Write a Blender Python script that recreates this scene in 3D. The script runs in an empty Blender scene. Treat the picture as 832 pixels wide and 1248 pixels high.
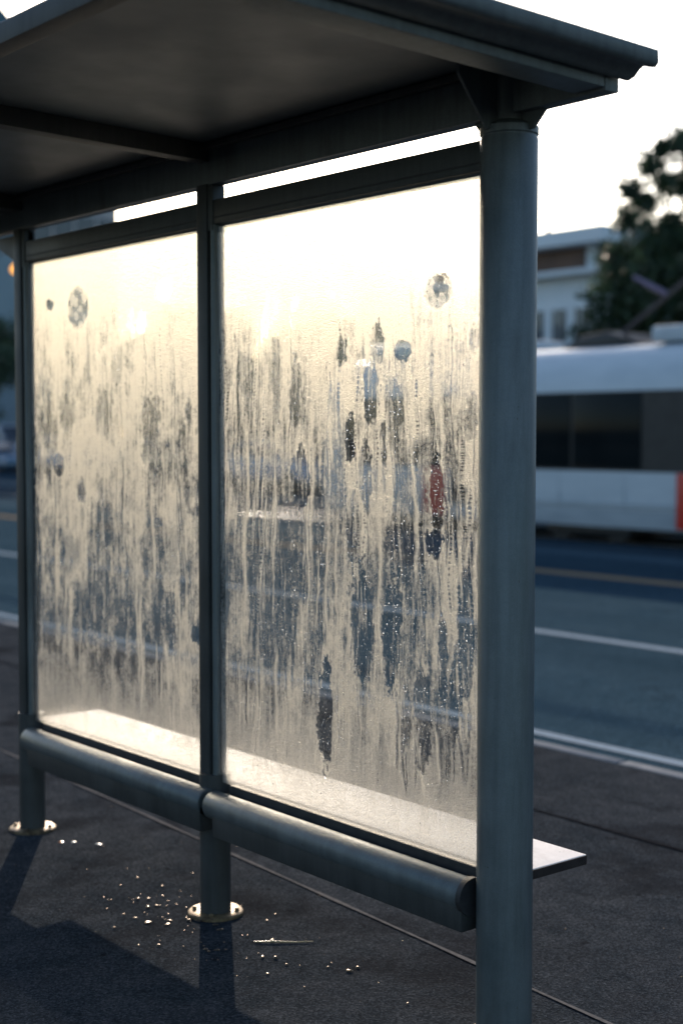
import bpy, bmesh, math, random
import numpy as np
from mathutils import Vector, Matrix
random.seed(7)
S = bpy.context.scene
COL = S.collection
R = math.radians

# ------------------------------------------------------------------ helpers
def tag(o, label=None, cat=None, group=None, kind=None):
    if label: o['label'] = label
    if cat: o['category'] = cat
    if group: o['group'] = group
    if kind: o['kind'] = kind
    return o

def empty(name, loc=(0, 0, 0), rz=0):
    o = bpy.data.objects.new(name, None); COL.objects.link(o)
    o.location = loc; o.rotation_euler = (0, 0, rz); o.empty_display_size = .2
    return o

def link(name, me, mat, parent=None, smooth=False):
    o = bpy.data.objects.new(name, me); COL.objects.link(o)
    for m in (mat if isinstance(mat, (list, tuple)) else [mat]): me.materials.append(m)
    if parent is not None: o.parent = parent
    if smooth:
        me.polygons.foreach_set('use_smooth', [True] * len(me.polygons))
    return o

class MB:
    def __init__(s): s.b = bmesh.new()
    def _bev(s, geom, w, seg=2):
        if w > 0:
            es = list({e for v in geom for e in v.link_edges})
            bmesh.ops.bevel(s.b, geom=es, offset=w, segments=seg, affect='EDGES', profile=.6)
    def box(s, x0, x1, y0, y1, z0, z1, bev=0, seg=2):
        r = bmesh.ops.create_cube(s.b, size=1)
        bmesh.ops.scale(s.b, vec=(x1 - x0, y1 - y0, z1 - z0), verts=r['verts'])
        bmesh.ops.translate(s.b, vec=((x0 + x1) / 2, (y0 + y1) / 2, (z0 + z1) / 2), verts=r['verts'])
        s._bev(r['verts'], bev, seg); return s
    def prism(s, poly, a0, a1, axis='x', bev=0, seg=2):
        """poly: 2D points in the plane across `axis`; extruded from a0 to a1"""
        def P(p, a):
            return {'x': (a, p[0], p[1]), 'y': (p[0], a, p[1]), 'z': (p[0], p[1], a)}[axis]
        v0 = [s.b.verts.new(P(p, a0)) for p in poly]; v1 = [s.b.verts.new(P(p, a1)) for p in poly]
        n = len(poly)
        s.b.faces.new(v0[::-1]); s.b.faces.new(v1)
        for i in range(n): s.b.faces.new((v0[i], v0[(i + 1) % n], v1[(i + 1) % n], v1[i]))
        s._bev(v0 + v1, bev, seg); return s
    def tube(s, pts, r, n=24, caps=True):
        """tube through pts; r number or list"""
        pts = [Vector(p) for p in pts]; rs = r if isinstance(r, (list, tuple)) else [r] * len(pts)
        rings = []; up = None
        for i, p in enumerate(pts):
            d = (pts[min(i + 1, len(pts) - 1)] - pts[max(i - 1, 0)]).normalized()
            if up is None: up = Vector((0, 0, 1)) if abs(d.z) < .9 else Vector((1, 0, 0))
            a = d.cross(up).normalized(); b = d.cross(a).normalized(); up = -b if False else up
            rings.append([s.b.verts.new(p + (a * math.cos(t) + b * math.sin(t)) * rs[i]) for t in [2 * math.pi * k / n for k in range(n)]])
        for A, B in zip(rings, rings[1:]):
            for k in range(n): s.b.faces.new((A[k], A[(k + 1) % n], B[(k + 1) % n], B[k]))
        if caps: s.b.faces.new(rings[0][::-1]); s.b.faces.new(rings[-1])
        return s
    def lathe(s, prof, n=48, cx=0, cy=0):
        rings = [[s.b.verts.new((cx + r * math.cos(t), cy + r * math.sin(t), z)) for t in [2 * math.pi * k / n for k in range(n)]] for r, z in prof]
        for A, B in zip(rings, rings[1:]):
            for k in range(n): s.b.faces.new((A[k], A[(k + 1) % n], B[(k + 1) % n], B[k]))
        s.b.faces.new(rings[0][::-1]); s.b.faces.new(rings[-1]); return s
    def quad(s, *ps):
        s.b.faces.new([s.b.verts.new(p) for p in ps]); return s
    def build(s, name, mat, parent=None, smooth=None):
        bmesh.ops.recalc_face_normals(s.b, faces=s.b.faces)
        me = bpy.data.meshes.new(name); s.b.to_mesh(me); s.b.free()
        o = link(name, me, mat, parent)
        if smooth:
            me.polygons.foreach_set('use_smooth', [True] * len(me.polygons))
            me.set_sharp_from_angle(angle=R(smooth))
        return o

def copy_tree(o, parent=None):
    c = o.copy(); COL.objects.link(c); c.parent = parent
    for ch in [x for x in S.objects if x.parent == o]: copy_tree(ch, c)
    return c

# ------------------------------------------------------------------ materials
def mat(name):
    m = bpy.data.materials.new(name); m.use_nodes = True
    nt = m.node_tree; nt.nodes.clear()
    out = nt.nodes.new('ShaderNodeOutputMaterial')
    return m, nt, out
def N(nt, typ, **kw):
    n = nt.nodes.new('ShaderNode' + typ)
    for k, v in kw.items():
        if k in n.inputs.keys(): n.inputs[k].default_value = v
        else: setattr(n, k, v)
    return n
def ramp(nt, src, stops, interp='LINEAR'):
    r = nt.nodes.new('ShaderNodeValToRGB'); r.color_ramp.interpolation = interp
    e = r.color_ramp.elements
    while len(e) > 1: e.remove(e[-1])
    for i, (p, c) in enumerate(stops):
        q = e[0] if i == 0 else e.new(p); q.position = p
        q.color = (c, c, c, 1) if isinstance(c, (int, float)) else (*c, 1)
    nt.links.new(src, r.inputs[0]); return r
def coords(nt, scale=(1, 1, 1), kind='Object'):
    t = nt.nodes.new('ShaderNodeTexCoord'); m = nt.nodes.new('ShaderNodeMapping')
    m.inputs['Scale'].default_value = scale; nt.links.new(t.outputs[kind], m.inputs[0]); return m.outputs[0]
def noise(nt, vec, scale, detail=4, rough=.55, dist=0):
    n = N(nt, 'TexNoise', Scale=scale, Detail=detail, Roughness=rough, Distortion=dist)
    nt.links.new(vec, n.inputs['Vector']); return n.outputs[0]
def math_(nt, op, a, b, clamp=False):
    n = nt.nodes.new('ShaderNodeMath'); n.operation = op; n.use_clamp = clamp
    for i, q in enumerate((a, b)):
        if isinstance(q, (int, float)): n.inputs[i].default_value = q
        elif q is not None: nt.links.new(q, n.inputs[i])
    return n.outputs[0]

def simple(name, c0, c1=None, rough=.5, metal=0, scale=8, bump=0, bscale=200, r1=None, spec=.5, emit=None, stretch=(1, 1, 1), coat=0):
    m, nt, out = mat(name)
    p = N(nt, 'BsdfPrincipled', Roughness=rough, Metallic=metal)
    p.inputs['Specular IOR Level'].default_value = spec
    p.inputs['Coat Weight'].default_value = coat
    v = coords(nt, stretch)
    n = noise(nt, v, scale, 6, .6)
    r = ramp(nt, n, [(.3, c0), (.7, c1 or c0)]); nt.links.new(r.outputs[0], p.inputs['Base Color'])
    if r1 is not None:
        rr = ramp(nt, noise(nt, v, scale * 2.3, 5), [(.3, rough), (.7, r1)]); nt.links.new(rr.outputs[0], p.inputs['Roughness'])
    if bump:
        b = N(nt, 'Bump', Strength=bump, Distance=.002); nt.links.new(noise(nt, v, bscale, 3), b.inputs['Height'])
        nt.links.new(b.outputs[0], p.inputs['Normal'])
    if emit:
        p.inputs['Emission Color'].default_value = (*emit[0], 1); p.inputs['Emission Strength'].default_value = emit[1]
    nt.links.new(p.outputs[0], out.inputs[0]); return m

def painted_metal(name, base, worn, rough=.38):
    """grey-green galvanised paint with grime runs, speckle and chips"""
    m, nt, out = mat(name)
    p = N(nt, 'BsdfPrincipled', Metallic=.35); v = coords(nt)
    n1 = noise(nt, v, 420, 2, .5); n2 = noise(nt, v, 5, 6, .65); n3 = noise(nt, coords(nt, (14, 14, 1.2)), 3, 5, .6)
    a = ramp(nt, n2, [(.32, base), (.72, worn)])
    mx = N(nt, 'Mix', data_type='RGBA', blend_type='MULTIPLY'); mx.inputs[0].default_value = .55
    nt.links.new(a.outputs[0], mx.inputs[6]); nt.links.new(ramp(nt, n1, [(.3, .55), (.7, 1.0)]).outputs[0], mx.inputs[7])
    my = N(nt, 'Mix', data_type='RGBA', blend_type='MULTIPLY'); my.inputs[0].default_value = .5
    nt.links.new(mx.outputs[2], my.inputs[6]); nt.links.new(ramp(nt, n3, [(.35, .6), (.6, 1.0)]).outputs[0], my.inputs[7])
    # chips
    ch = ramp(nt, noise(nt, coords(nt, (1, 1, .6)), 46, 4, .55), [(.735, 0), (.75, 1)])
    mz = N(nt, 'Mix', data_type='RGBA'); nt.links.new(ch.outputs[0], mz.inputs[0]); nt.links.new(my.outputs[2], mz.inputs[6])
    mz.inputs[7].default_value = (.05, .04, .035, 1)
    nt.links.new(mz.outputs[2], p.inputs['Base Color'])
    nt.links.new(ramp(nt, n2, [(.3, rough), (.75, rough + .2)]).outputs[0], p.inputs['Roughness'])
    b = N(nt, 'Bump', Strength=.35, Distance=.0012); nt.links.new(n1, b.inputs['Height']); nt.links.new(b.outputs[0], p.inputs['Normal'])
    nt.links.new(p.outputs[0], out.inputs[0]); return m

M = {}
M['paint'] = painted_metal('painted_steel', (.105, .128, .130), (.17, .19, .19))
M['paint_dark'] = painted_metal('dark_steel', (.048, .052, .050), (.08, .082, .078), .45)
M['soffit'] = simple('soffit_sheet', (.065, .080, .090), (.09, .108, .118), rough=.4, r1=.55, scale=2.2, bump=.12, bscale=500, metal=.2)
M['gasket'] = simple('rubber_gasket', (.012, .012, .013), (.03, .03, .03), rough=.6, scale=30)
M['galv'] = simple('galvanised_plate', (.11, .075, .04), (.26, .19, .10), rough=.45, r1=.7, metal=.6, scale=40, bump=.4, bscale=220)
M['bench'] = simple('pale_laminate', (.64, .61, .58), (.80, .77, .74), rough=.5, r1=.65, spec=.25, scale=14, bump=.25, bscale=160)
M['bench_edge'] = simple('bench_edge', (.022, .016, .014), (.04, .03, .026), rough=.7, spec=.2, scale=20)

def asphalt(name, c0, c1, ro, wet=0, scale=1.0):
    m, nt, out = mat(name); p = N(nt, 'BsdfPrincipled'); p.inputs['Specular IOR Level'].default_value = .0; v = coords(nt)
    vo = N(nt, 'TexVoronoi', Scale=170 * scale); nt.links.new(v, vo.inputs['Vector'])
    n1 = noise(nt, v, 90 * scale, 4, .7); n2 = noise(nt, v, .9, 6, .6); n3 = noise(nt, v, 7, 6, .65)
    mxn = math_(nt, 'ADD', math_(nt, 'MULTIPLY', n2, .5), math_(nt, 'MULTIPLY', n3, .5))
    a = ramp(nt, mxn, [(.36, c0), (.64, c1)])
    g = ramp(nt, math_(nt, 'ADD', math_(nt, 'MULTIPLY', vo.outputs['Color'], .6), math_(nt, 'MULTIPLY', n1, .4)), [(.2, .4), (.55, .9), (.8, 1.8), (.95, 3.0)])
    mx = N(nt, 'Mix', data_type='RGBA', blend_type='MULTIPLY'); mx.inputs[0].default_value = .9
    nt.links.new(a.outputs[0], mx.inputs[6]); nt.links.new(g.outputs[0], mx.inputs[7]); nt.links.new(mx.outputs[2], p.inputs['Base Color'])
    rr = ramp(nt, n3, [(.3, ro - .12 * wet), (.62, ro + .18)]); nt.links.new(rr.outputs[0], p.inputs['Roughness'])
    b = N(nt, 'Bump', Strength=.55, Distance=.0025)
    nt.links.new(math_(nt, 'ADD', math_(nt, 'MULTIPLY', vo.outputs['Distance'], 1.2), n1), b.inputs['Height']); nt.links.new(b.outputs[0], p.inputs['Normal'])
    nt.links.new(p.outputs[0], out.inputs[0]); return m
M['pave'] = asphalt('pavement_asphalt', (.025, .031, .037), (.052, .058, .065), .8, 1)
M['road'] = asphalt('road_asphalt', (.030, .058, .080), (.044, .076, .10), .75, 1, .8)
M['concrete'] = asphalt('track_concrete', (.034, .058, .078), (.054, .080, .10), .85, 0, .7)
M['joint'] = simple('joint_mortar', (.09, .09, .092), (.15, .145, .14), rough=.8, spec=.0, scale=30, bump=.4)
M['crack'] = simple('joint_tar', (.012, .013, .015), (.022, .023, .026), rough=.9, spec=0, scale=30)
M['kerb'] = simple('kerb_granite', (.15, .165, .18), (.22, .235, .25), rough=.85, spec=.0, scale=9, bump=.4, bscale=120)

def roadpaint(name, c):
    m, nt, out = mat(name); p = N(nt, 'BsdfPrincipled', Roughness=.85); p.inputs['Specular IOR Level'].default_value = 0; v = coords(nt)
    w = ramp(nt, noise(nt, v, 26, 6, .7), [(.3, .35), (.5, 1)])
    mx = N(nt, 'Mix', data_type='RGBA'); nt.links.new(w.outputs[0], mx.inputs[0])
    mx.inputs[6].default_value = (c[0] * .35, c[1] * .37, c[2] * .4, 1); mx.inputs[7].default_value = (*c, 1)
    nt.links.new(mx.outputs[2], p.inputs['Base Color']); nt.links.new(p.outputs[0], out.inputs[0]); return m
M['white_line'] = roadpaint('white_road_paint', (.24, .30, .35))
M['yellow_line'] = roadpaint('yellow_road_paint', (.24, .185, .12))

def clear_glass():
    m, nt, out = mat('clear_glass')
    t = N(nt, 'BsdfTransparent'); t.inputs[0].default_value = (.95, .965, .96, 1)
    g = N(nt, 'BsdfGlossy', Roughness=.03)
    lw = N(nt, 'Fresnel', IOR=1.35); f = math_(nt, 'MULTIPLY', lw.outputs[0], .22)
    mx = nt.nodes.new('ShaderNodeMixShader'); nt.links.new(f, mx.inputs[0])
    nt.links.new(t.outputs[0], mx.inputs[1]); nt.links.new(g.outputs[0], mx.inputs[2]); nt.links.new(mx.outputs[0], out.inputs[0])
    return m
M['glass'] = clear_glass()

def fog_mat(name, back):
    m, nt, out = mat(name)
    at = N(nt, 'Attribute', attribute_name='fog'); v = coords(nt)
    grain = noise(nt, v, 330, 3, .7)
    vo = N(nt, 'TexVoronoi', Scale=210); nt.links.new(v, vo.inputs['Vector'])
    f = math_(nt, 'ADD', at.outputs['Fac'], math_(nt, 'MULTIPLY', math_(nt, 'SUBTRACT', grain, .5), .55))
    f = math_(nt, 'SUBTRACT', f, math_(nt, 'MULTIPLY', math_(nt, 'SUBTRACT', vo.outputs['Distance'], .4), .30), True)
    f = math_(nt, 'MULTIPLY', f, FOG_BACK if back else FOG_FRONT)
    bp = N(nt, 'Bump', Strength=.9, Distance=.002); nt.links.new(math_(nt, 'ADD', grain, vo.outputs['Distance']), bp.inputs['Height'])
    tr = N(nt, 'BsdfTransparent')
    rf = N(nt, 'BsdfRefraction', IOR=1.22, Roughness=.37); rf.inputs[0].default_value = (.90, .86, .78, 1); nt.links.new(bp.outputs[0], rf.inputs['Normal'])
    if back:
        tl = N(nt, 'BsdfTranslucent'); nt.links.new(ramp(nt, vo.outputs['Color'], [(.1, (.70, .68, .63)), (.9, (.93, .91, .86))]).outputs[0], tl.inputs[0]); nt.links.new(bp.outputs[0], tl.inputs['Normal'])
        k = nt.nodes.new('ShaderNodeMixShader'); k.inputs[0].default_value = .5
        nt.links.new(tl.outputs[0], k.inputs[1]); nt.links.new(rf.outputs[0], k.inputs[2]); K = k.outputs[0]
    else:
        K = rf.outputs[0]
    mx = nt.nodes.new('ShaderNodeMixShader'); nt.links.new(f, mx.inputs[0])
    nt.links.new(tr.outputs[0], mx.inputs[1]); nt.links.new(K, mx.inputs[2]); nt.links.new(mx.outputs[0], out.inputs[0])
    return m
FOG_BACK, FOG_FRONT = .92, .9
M['fog_front'] = fog_mat('condensation_room_side', False)
M['fog_back'] = fog_mat('condensation_street_side', True)
def water():
    m, nt, out = mat('water'); p = N(nt, 'BsdfPrincipled', Roughness=.03, IOR=1.33)
    p.inputs['Transmission Weight'].default_value = 1
    nt.links.new(p.outputs[0], out.inputs[0]); return m
M['water'] = water()

def overlay(m, scale, lo, hi, colr, amt, stretch=(1, 1, 1)):
    nt = m.node_tree; p = nt.nodes['Principled BSDF']; src = p.inputs['Base Color'].links[0].from_socket
    mx = N(nt, 'Mix', data_type='RGBA'); n_ = ramp(nt, noise(nt, coords(nt, stretch), scale, 5, .6), [(lo, 0), (hi, amt)])
    nt.links.new(n_.outputs[0], mx.inputs[0]); nt.links.new(src, mx.inputs[6]); mx.inputs[7].default_value = (*colr, 1); nt.links.new(mx.outputs[2], p.inputs['Base Color'])
overlay(M['bench'], 70, .66, .70, (.10, .08, .06), .8); overlay(M['bench'], 5, .52, .72, (.42, .38, .34), .6)
overlay(M['pave'], 1.7, .50, .62, (.014, .015, .017), .65); overlay(M['pave'], 11, .66, .69, (.012, .012, .013), .7); overlay(M['pave'], 38, .70, .72, (.16, .15, .14), .6)
overlay(M['road'], .6, .45, .7, (.020, .038, .052), .7, (.12, 1, 1)); overlay(M['road'], 3, .62, .66, (.02, .034, .045), .5)
overlay(M['paint'], 3, .58, .75, (.05, .045, .04), .6, (2, 2, .5)); overlay(M['galv'], 18, .5, .62, (.05, .03, .02), .8)
# ------------------------------------------------------------------ ground, road
def slab(name, x0, x1, y0, y1, z0, z1, m, parent=None, bev=0):
    o = MB().box(x0, x1, y0, y1, z0, z1, bev).build(name, m, parent)
    if parent is None: tag(o, kind='structure')
    return o
RZ = -.12
def sheet(name, x0, x1, y0, y1, z, m):
    o = MB().quad((x0, y0, z), (x1, y0, z), (x1, y1, z), (x0, y1, z)).build(name, m)
    return tag(o, kind='structure')
slab('ground', -900, 900, -900, 900, RZ - .6, RZ - .012, M['pave'])
slab('pavement', -160, 120, -14, 2.85, RZ - .004, 0, M['pave'])
sheet('road', -300, 200, 2.9, 13.0, RZ, M['road'])
sheet('tram_lane', -300, 200, 13.001, 19.4, RZ, M['concrete'])
slab('far_pavement', -300, 200, 19.5, 60, RZ - .004, -.0, M['concrete'])
slab('far_kerb', -300, 200, 19.38, 19.5, RZ - .01, .006, M['kerb'])
# kerb in stones
kb = MB(); x = -120.
while x < 60:
    kb.box(x + .004, x + .986, 2.85, 2.945, RZ - .01, .006, .012); x += 1.0
tag(kb.build('kerb', M['kerb'], smooth=40), kind='structure')
sheet('edge_marking', -160, 120, 3.47, 3.575, RZ + .004, M['white_line'])
sheet('lane_marking', -160, 120, 6.70, 6.85, RZ + .004, M['white_line'])
sheet('yellow_marking', -160, 120, 10.82, 11.16, RZ + .004, M['yellow_line'])
sheet('track_edge_marking', -160, 120, 13.05, 13.75, RZ + .004, simple('pale_concrete_strip', (.05, .085, .11), (.07, .11, .135), rough=.9, spec=.0, scale=6))
for y in (15.6, 17.05):
    o = MB().box(-160, 120, y, y + .07, RZ - .05, RZ + .012).build('rail', simple('rail_steel', (.2, .2, .2), (.3, .28, .26), rough=.3, metal=.9)); tag(o, kind='structure')
# pavement joints: a pale mortar joint near the bench, a dark one nearer the kerb
j = MB(); px = -12.0; py = .57 + (.336 - .571) / 4.292 * (px + 4.27)
def jy(x): return .571 + (.336 - .571) / 4.292 * (x + 4.27)
xs = [-14 + .25 * i for i in range(100)]
for a, b in zip(xs, xs[1:]):
    wa = .007 + .003 * math.sin(a * 9.1) ; wb = .007 + .003 * math.sin(b * 9.1)
    j.quad((a, jy(a) - wa, .004), (b, jy(b) - wb, .004), (b, jy(b) + wb, .004), (a, jy(a) + wa, .004))
tag(j.build('pavement_joint', M['joint']), kind='structure')
j = MB()
for a, b in zip(xs, xs[1:]):
    j.quad((a, 1.862 + .004 * math.sin(a * 7), .004), (b, 1.862 + .004 * math.sin(b * 7), .004), (b, 1.885 + .004 * math.sin(b * 5), .004), (a, 1.885 + .004 * math.sin(a * 5), .004))
tag(j.build('pavement_seam', M['crack']), kind='structure')

# ------------------------------------------------------------------ the shelter
SH = empty('bus_shelter', (0, 0, 0))
tag(SH, 'grey steel bus shelter with fogged, dripping glass and a pale bench', 'bus shelter')
PX = [-2.775, -1.4]
GT, GB = 2.375, .475           # glass top / bottom
# right hand column with its capital
c = MB().lathe([(.0765, -.002), (.0765, 2.452), (.0745, 2.456), (.0745, 2.462), (.078, 2.466), (.078, 2.484), (.074, 2.488), (.058, 2.496), (.052, 2.50), (.052, 2.66)], 64)
col = c.build('column', M['paint'], SH, smooth=30)
for s, L, zt in ((-1, .235, 2.655), (1, .14, 2.53)):
    poly = [(s * .05, 2.485), (s * .0765, 2.47), (s * (.0765 + .012), 2.47), (s * L, zt - .01), (s * L, zt), (s * .05, zt)]
    MB().prism(poly, -.006, .006, 'y', .0015, 1).build('gusset', M['paint'], col)
MB().prism([(-.05, 2.485), (-.088, 2.47), (-.19, 2.60), (-.19, 2.655), (-.05, 2.655)], -.006, .006, 'x', .0015, 1).build('gusset', M['paint'], col)
MB().lathe([(.13, .0), (.13, .012), (.125, .016), (.078, .016)], 48).build('base_plate', M['galv'], col, smooth=40)
for px in PX:
    # stout foot below the rail, slimmer extruded mullion above
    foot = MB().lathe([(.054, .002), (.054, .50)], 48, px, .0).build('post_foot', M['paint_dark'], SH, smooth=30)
    pl = MB().lathe([(.096, .0), (.096, .008), (.090, .013), (.056, .013)], 48, px, 0).build('base_plate', M['galv'], foot, smooth=40)
    for a in range(4):
        t = R(45 + 90 * a)
        MB().lathe([(.008, .012), (.008, .020), (.005, .023)], 6, px + .075 * math.cos(t), .075 * math.sin(t)).build('bolt', M['galv'], foot, smooth=30)
    m_ = MB()
    m_.box(px - .046, px + .016, -.034, .034, .44, 2.52, .006)
    m_.box(px + .0165, px + .026, -.02, .03, .44, 2.52, .0)
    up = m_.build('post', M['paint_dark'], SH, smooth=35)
    MB().tube([(px + .036, -.016, .47), (px + .036, -.016, 2.38)], .0135, 16).build('glazing_bead', M['paint'], up, smooth=40)
    MB().box(px - .055, px + .045, -.029, .0215, 2.36, 2.5145, .004).build('top_sleeve', M['paint_dark'], up, smooth=35)
# top rails, bottom rails
spans = [(-2.72, -1.455), (-1.352, -.07)]
for a, b in spans:
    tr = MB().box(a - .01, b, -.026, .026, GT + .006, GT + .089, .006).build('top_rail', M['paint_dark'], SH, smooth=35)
    MB().box(a, b, -.0285, -.0265, GT + .026, GT + .031).build('seam', M['gasket'], tr)
for k, (a, b) in enumerate([(-2.70, -1.362), (-1.345, -.076)]):
    r_ = MB()
    z = .408
    r_.tube([(a, -.052, z), (a + .006, -.052, z), (a + .016, -.052, z), (b - .01, -.052, z), (b, -.052, z)], [.030, .042, .048, .048, .045], 40)
    rail = r_.build('bottom_rail', M['paint'], SH, smooth=50)
    MB().prism([(-.088, .312), (-.020, .312), (-.012, .40), (-.092, .40)], a + .06, b - .0, 'x', .004).build('rail_skirt', M['paint_dark'], rail, smooth=35)
    MB().box(a + .05, b, -.012, .014, .44, GB + .0, .002).build('glazing_channel', M['gasket'], rail)
    if k == 1: MB().lathe([(.01, -.004), (.053, -.004), (.053, .014), (.01, .014)], 32).build('end_collar', M['gasket'], rail, smooth=40)
    if k == 1:
        e = [o for o in SH.children if o.name.startswith('bottom_rail')]
        cl = [o for o in rail.children if o.name.startswith('end_collar')][0]
        cl.rotation_euler = (0, R(90), 0); cl.location = (b - .004, -.052, z)

# ---- glass with condensation
rng = np.random.default_rng(11)
def sm(a, b, x):
    t = np.clip((x - a) / (b - a), 0, 1); return t * t * (3 - 2 * t)
def vnoise(u, w, seed):
    """value noise on arrays of cell coordinates"""
    g = np.random.default_rng(seed).random((257, 257))
    iu = np.floor(u).astype(int); iw = np.floor(w).astype(int); fu = u - iu; fw = w - iw
    fu = fu * fu * (3 - 2 * fu); fw = fw * fw * (3 - 2 * fw)
    a = g[iu % 257, iw % 257]; b = g[(iu + 1) % 257, iw % 257]; c = g[iu % 257, (iw + 1) % 257]; d = g[(iu + 1) % 257, (iw + 1) % 257]
    return (a * (1 - fu) + b * fu) * (1 - fw) + (c * (1 - fu) + d * fu) * fw
def fb(X, Z, sx, sz, seed, o=3):
    r = 0; t = 0
    for k in range(o):
        r = r + vnoise(X / sx * 2 ** k + 50 + seed, Z / sz * 2 ** k + 20, seed + k) * .55 ** k; t += .55 ** k
    return r / t
# wiped / melted patches: X, Z, half width, half height, clearing
SMUDGE_R = [(-.269, 2.08, .060, .052, .62), (-.696, 1.927, .026, .040, .85), (-.533, 1.945, .032, .070, .8), (-.42, 1.915, .034, .030, 1.),
            (-.56, 1.79, .034, .085, .85), (-.655, 1.66, .030, .072, 1.05), (-.585, 1.55, .030, .11, .8), (-.46, 1.74, .04, .11, .6), (-.90, 1.53, .05, .10, .9),
            (-.27, 1.50, .03, .13, .9), (-.285, 1.36, .035, .05, 1.), (-.12, 1.94, .028, .04, .7), (-.13, 1.72, .03, .07, .6), (-.93, 2.09, .028, .028, .35), (-.74, 2.1, .011, .011, .8),
            (-.50, 1.66, .018, .07, .8), (-.36, 1.62, .016, .06, .7), (-1.2, 1.86, .05, .1, .45), (-1.03, 1.85, .03, .16, .55), (-.93, 1.8, .03, .14, .7),
            (-.60, 1.13, .055, .19, .9), (-.46, 1.08, .045, .17, .9), (-.78, .80, .035, .17, 1.), (-.33, .84, .04, .15, .8), (-.15, 1.12, .03, .18, .8), (-.19, .95, .025, .15, .85), (-.24, 1.04, .02, .15, .8),
            (-.99, 1.22, .07, .2, .45), (-1.15, 1.0, .06, .16, .4), (-.42, 1.33, .06, .12, .55), (-.64, 1.36, .04, .12, .6), (-.80, 1.38, .04, .14, .5), (-.40, .86, .02, .12, .7)]
SMUDGE_L = [(-2.56, 2.199, .033, .024, 1.0), (-2.33, 2.17, .085, .085, .62), (-1.70, 2.19, .055, .045, .5), (-1.86, 2.08, .035, .055, .6), (-2.03, 1.93, .05, .08, .45), (-2.05, 2.12, .015, .04, .5),
            (-1.80, 1.67, .07, .18, .8), (-2.13, 1.75, .06, .09, .7), (-2.32, 1.45, .035, .05, .95), (-2.42, 1.75, .06, .14, .6), (-2.6, 1.75, .05, .14, .6), (-1.55, 1.75, .025, .05, .7), (-2.5, 1.55, .05, .05, .8), (-2.25, 1.95, .02, .09, .5),
            (-1.50, .97, .036, .036, 1.1), (-2.27, 1.0, .12, .14, .6), (-2.4, 1.2, .08, .1, .5), (-1.68, .98, .05, .12, .6), (-1.95, 1.1, .07, .12, .45), (-2.15, 1.3, .06, .16, .5), (-2.0, .85, .06, .15, .4), (-1.65, 1.25, .05, .12, .4)]
SMUDGE_L = [(x, z, a_, b_, c_ if a_ < .04 and c_ >= 1 else c_ * .9) for x, z, a_, b_, c_ in SMUDGE_L]
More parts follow.
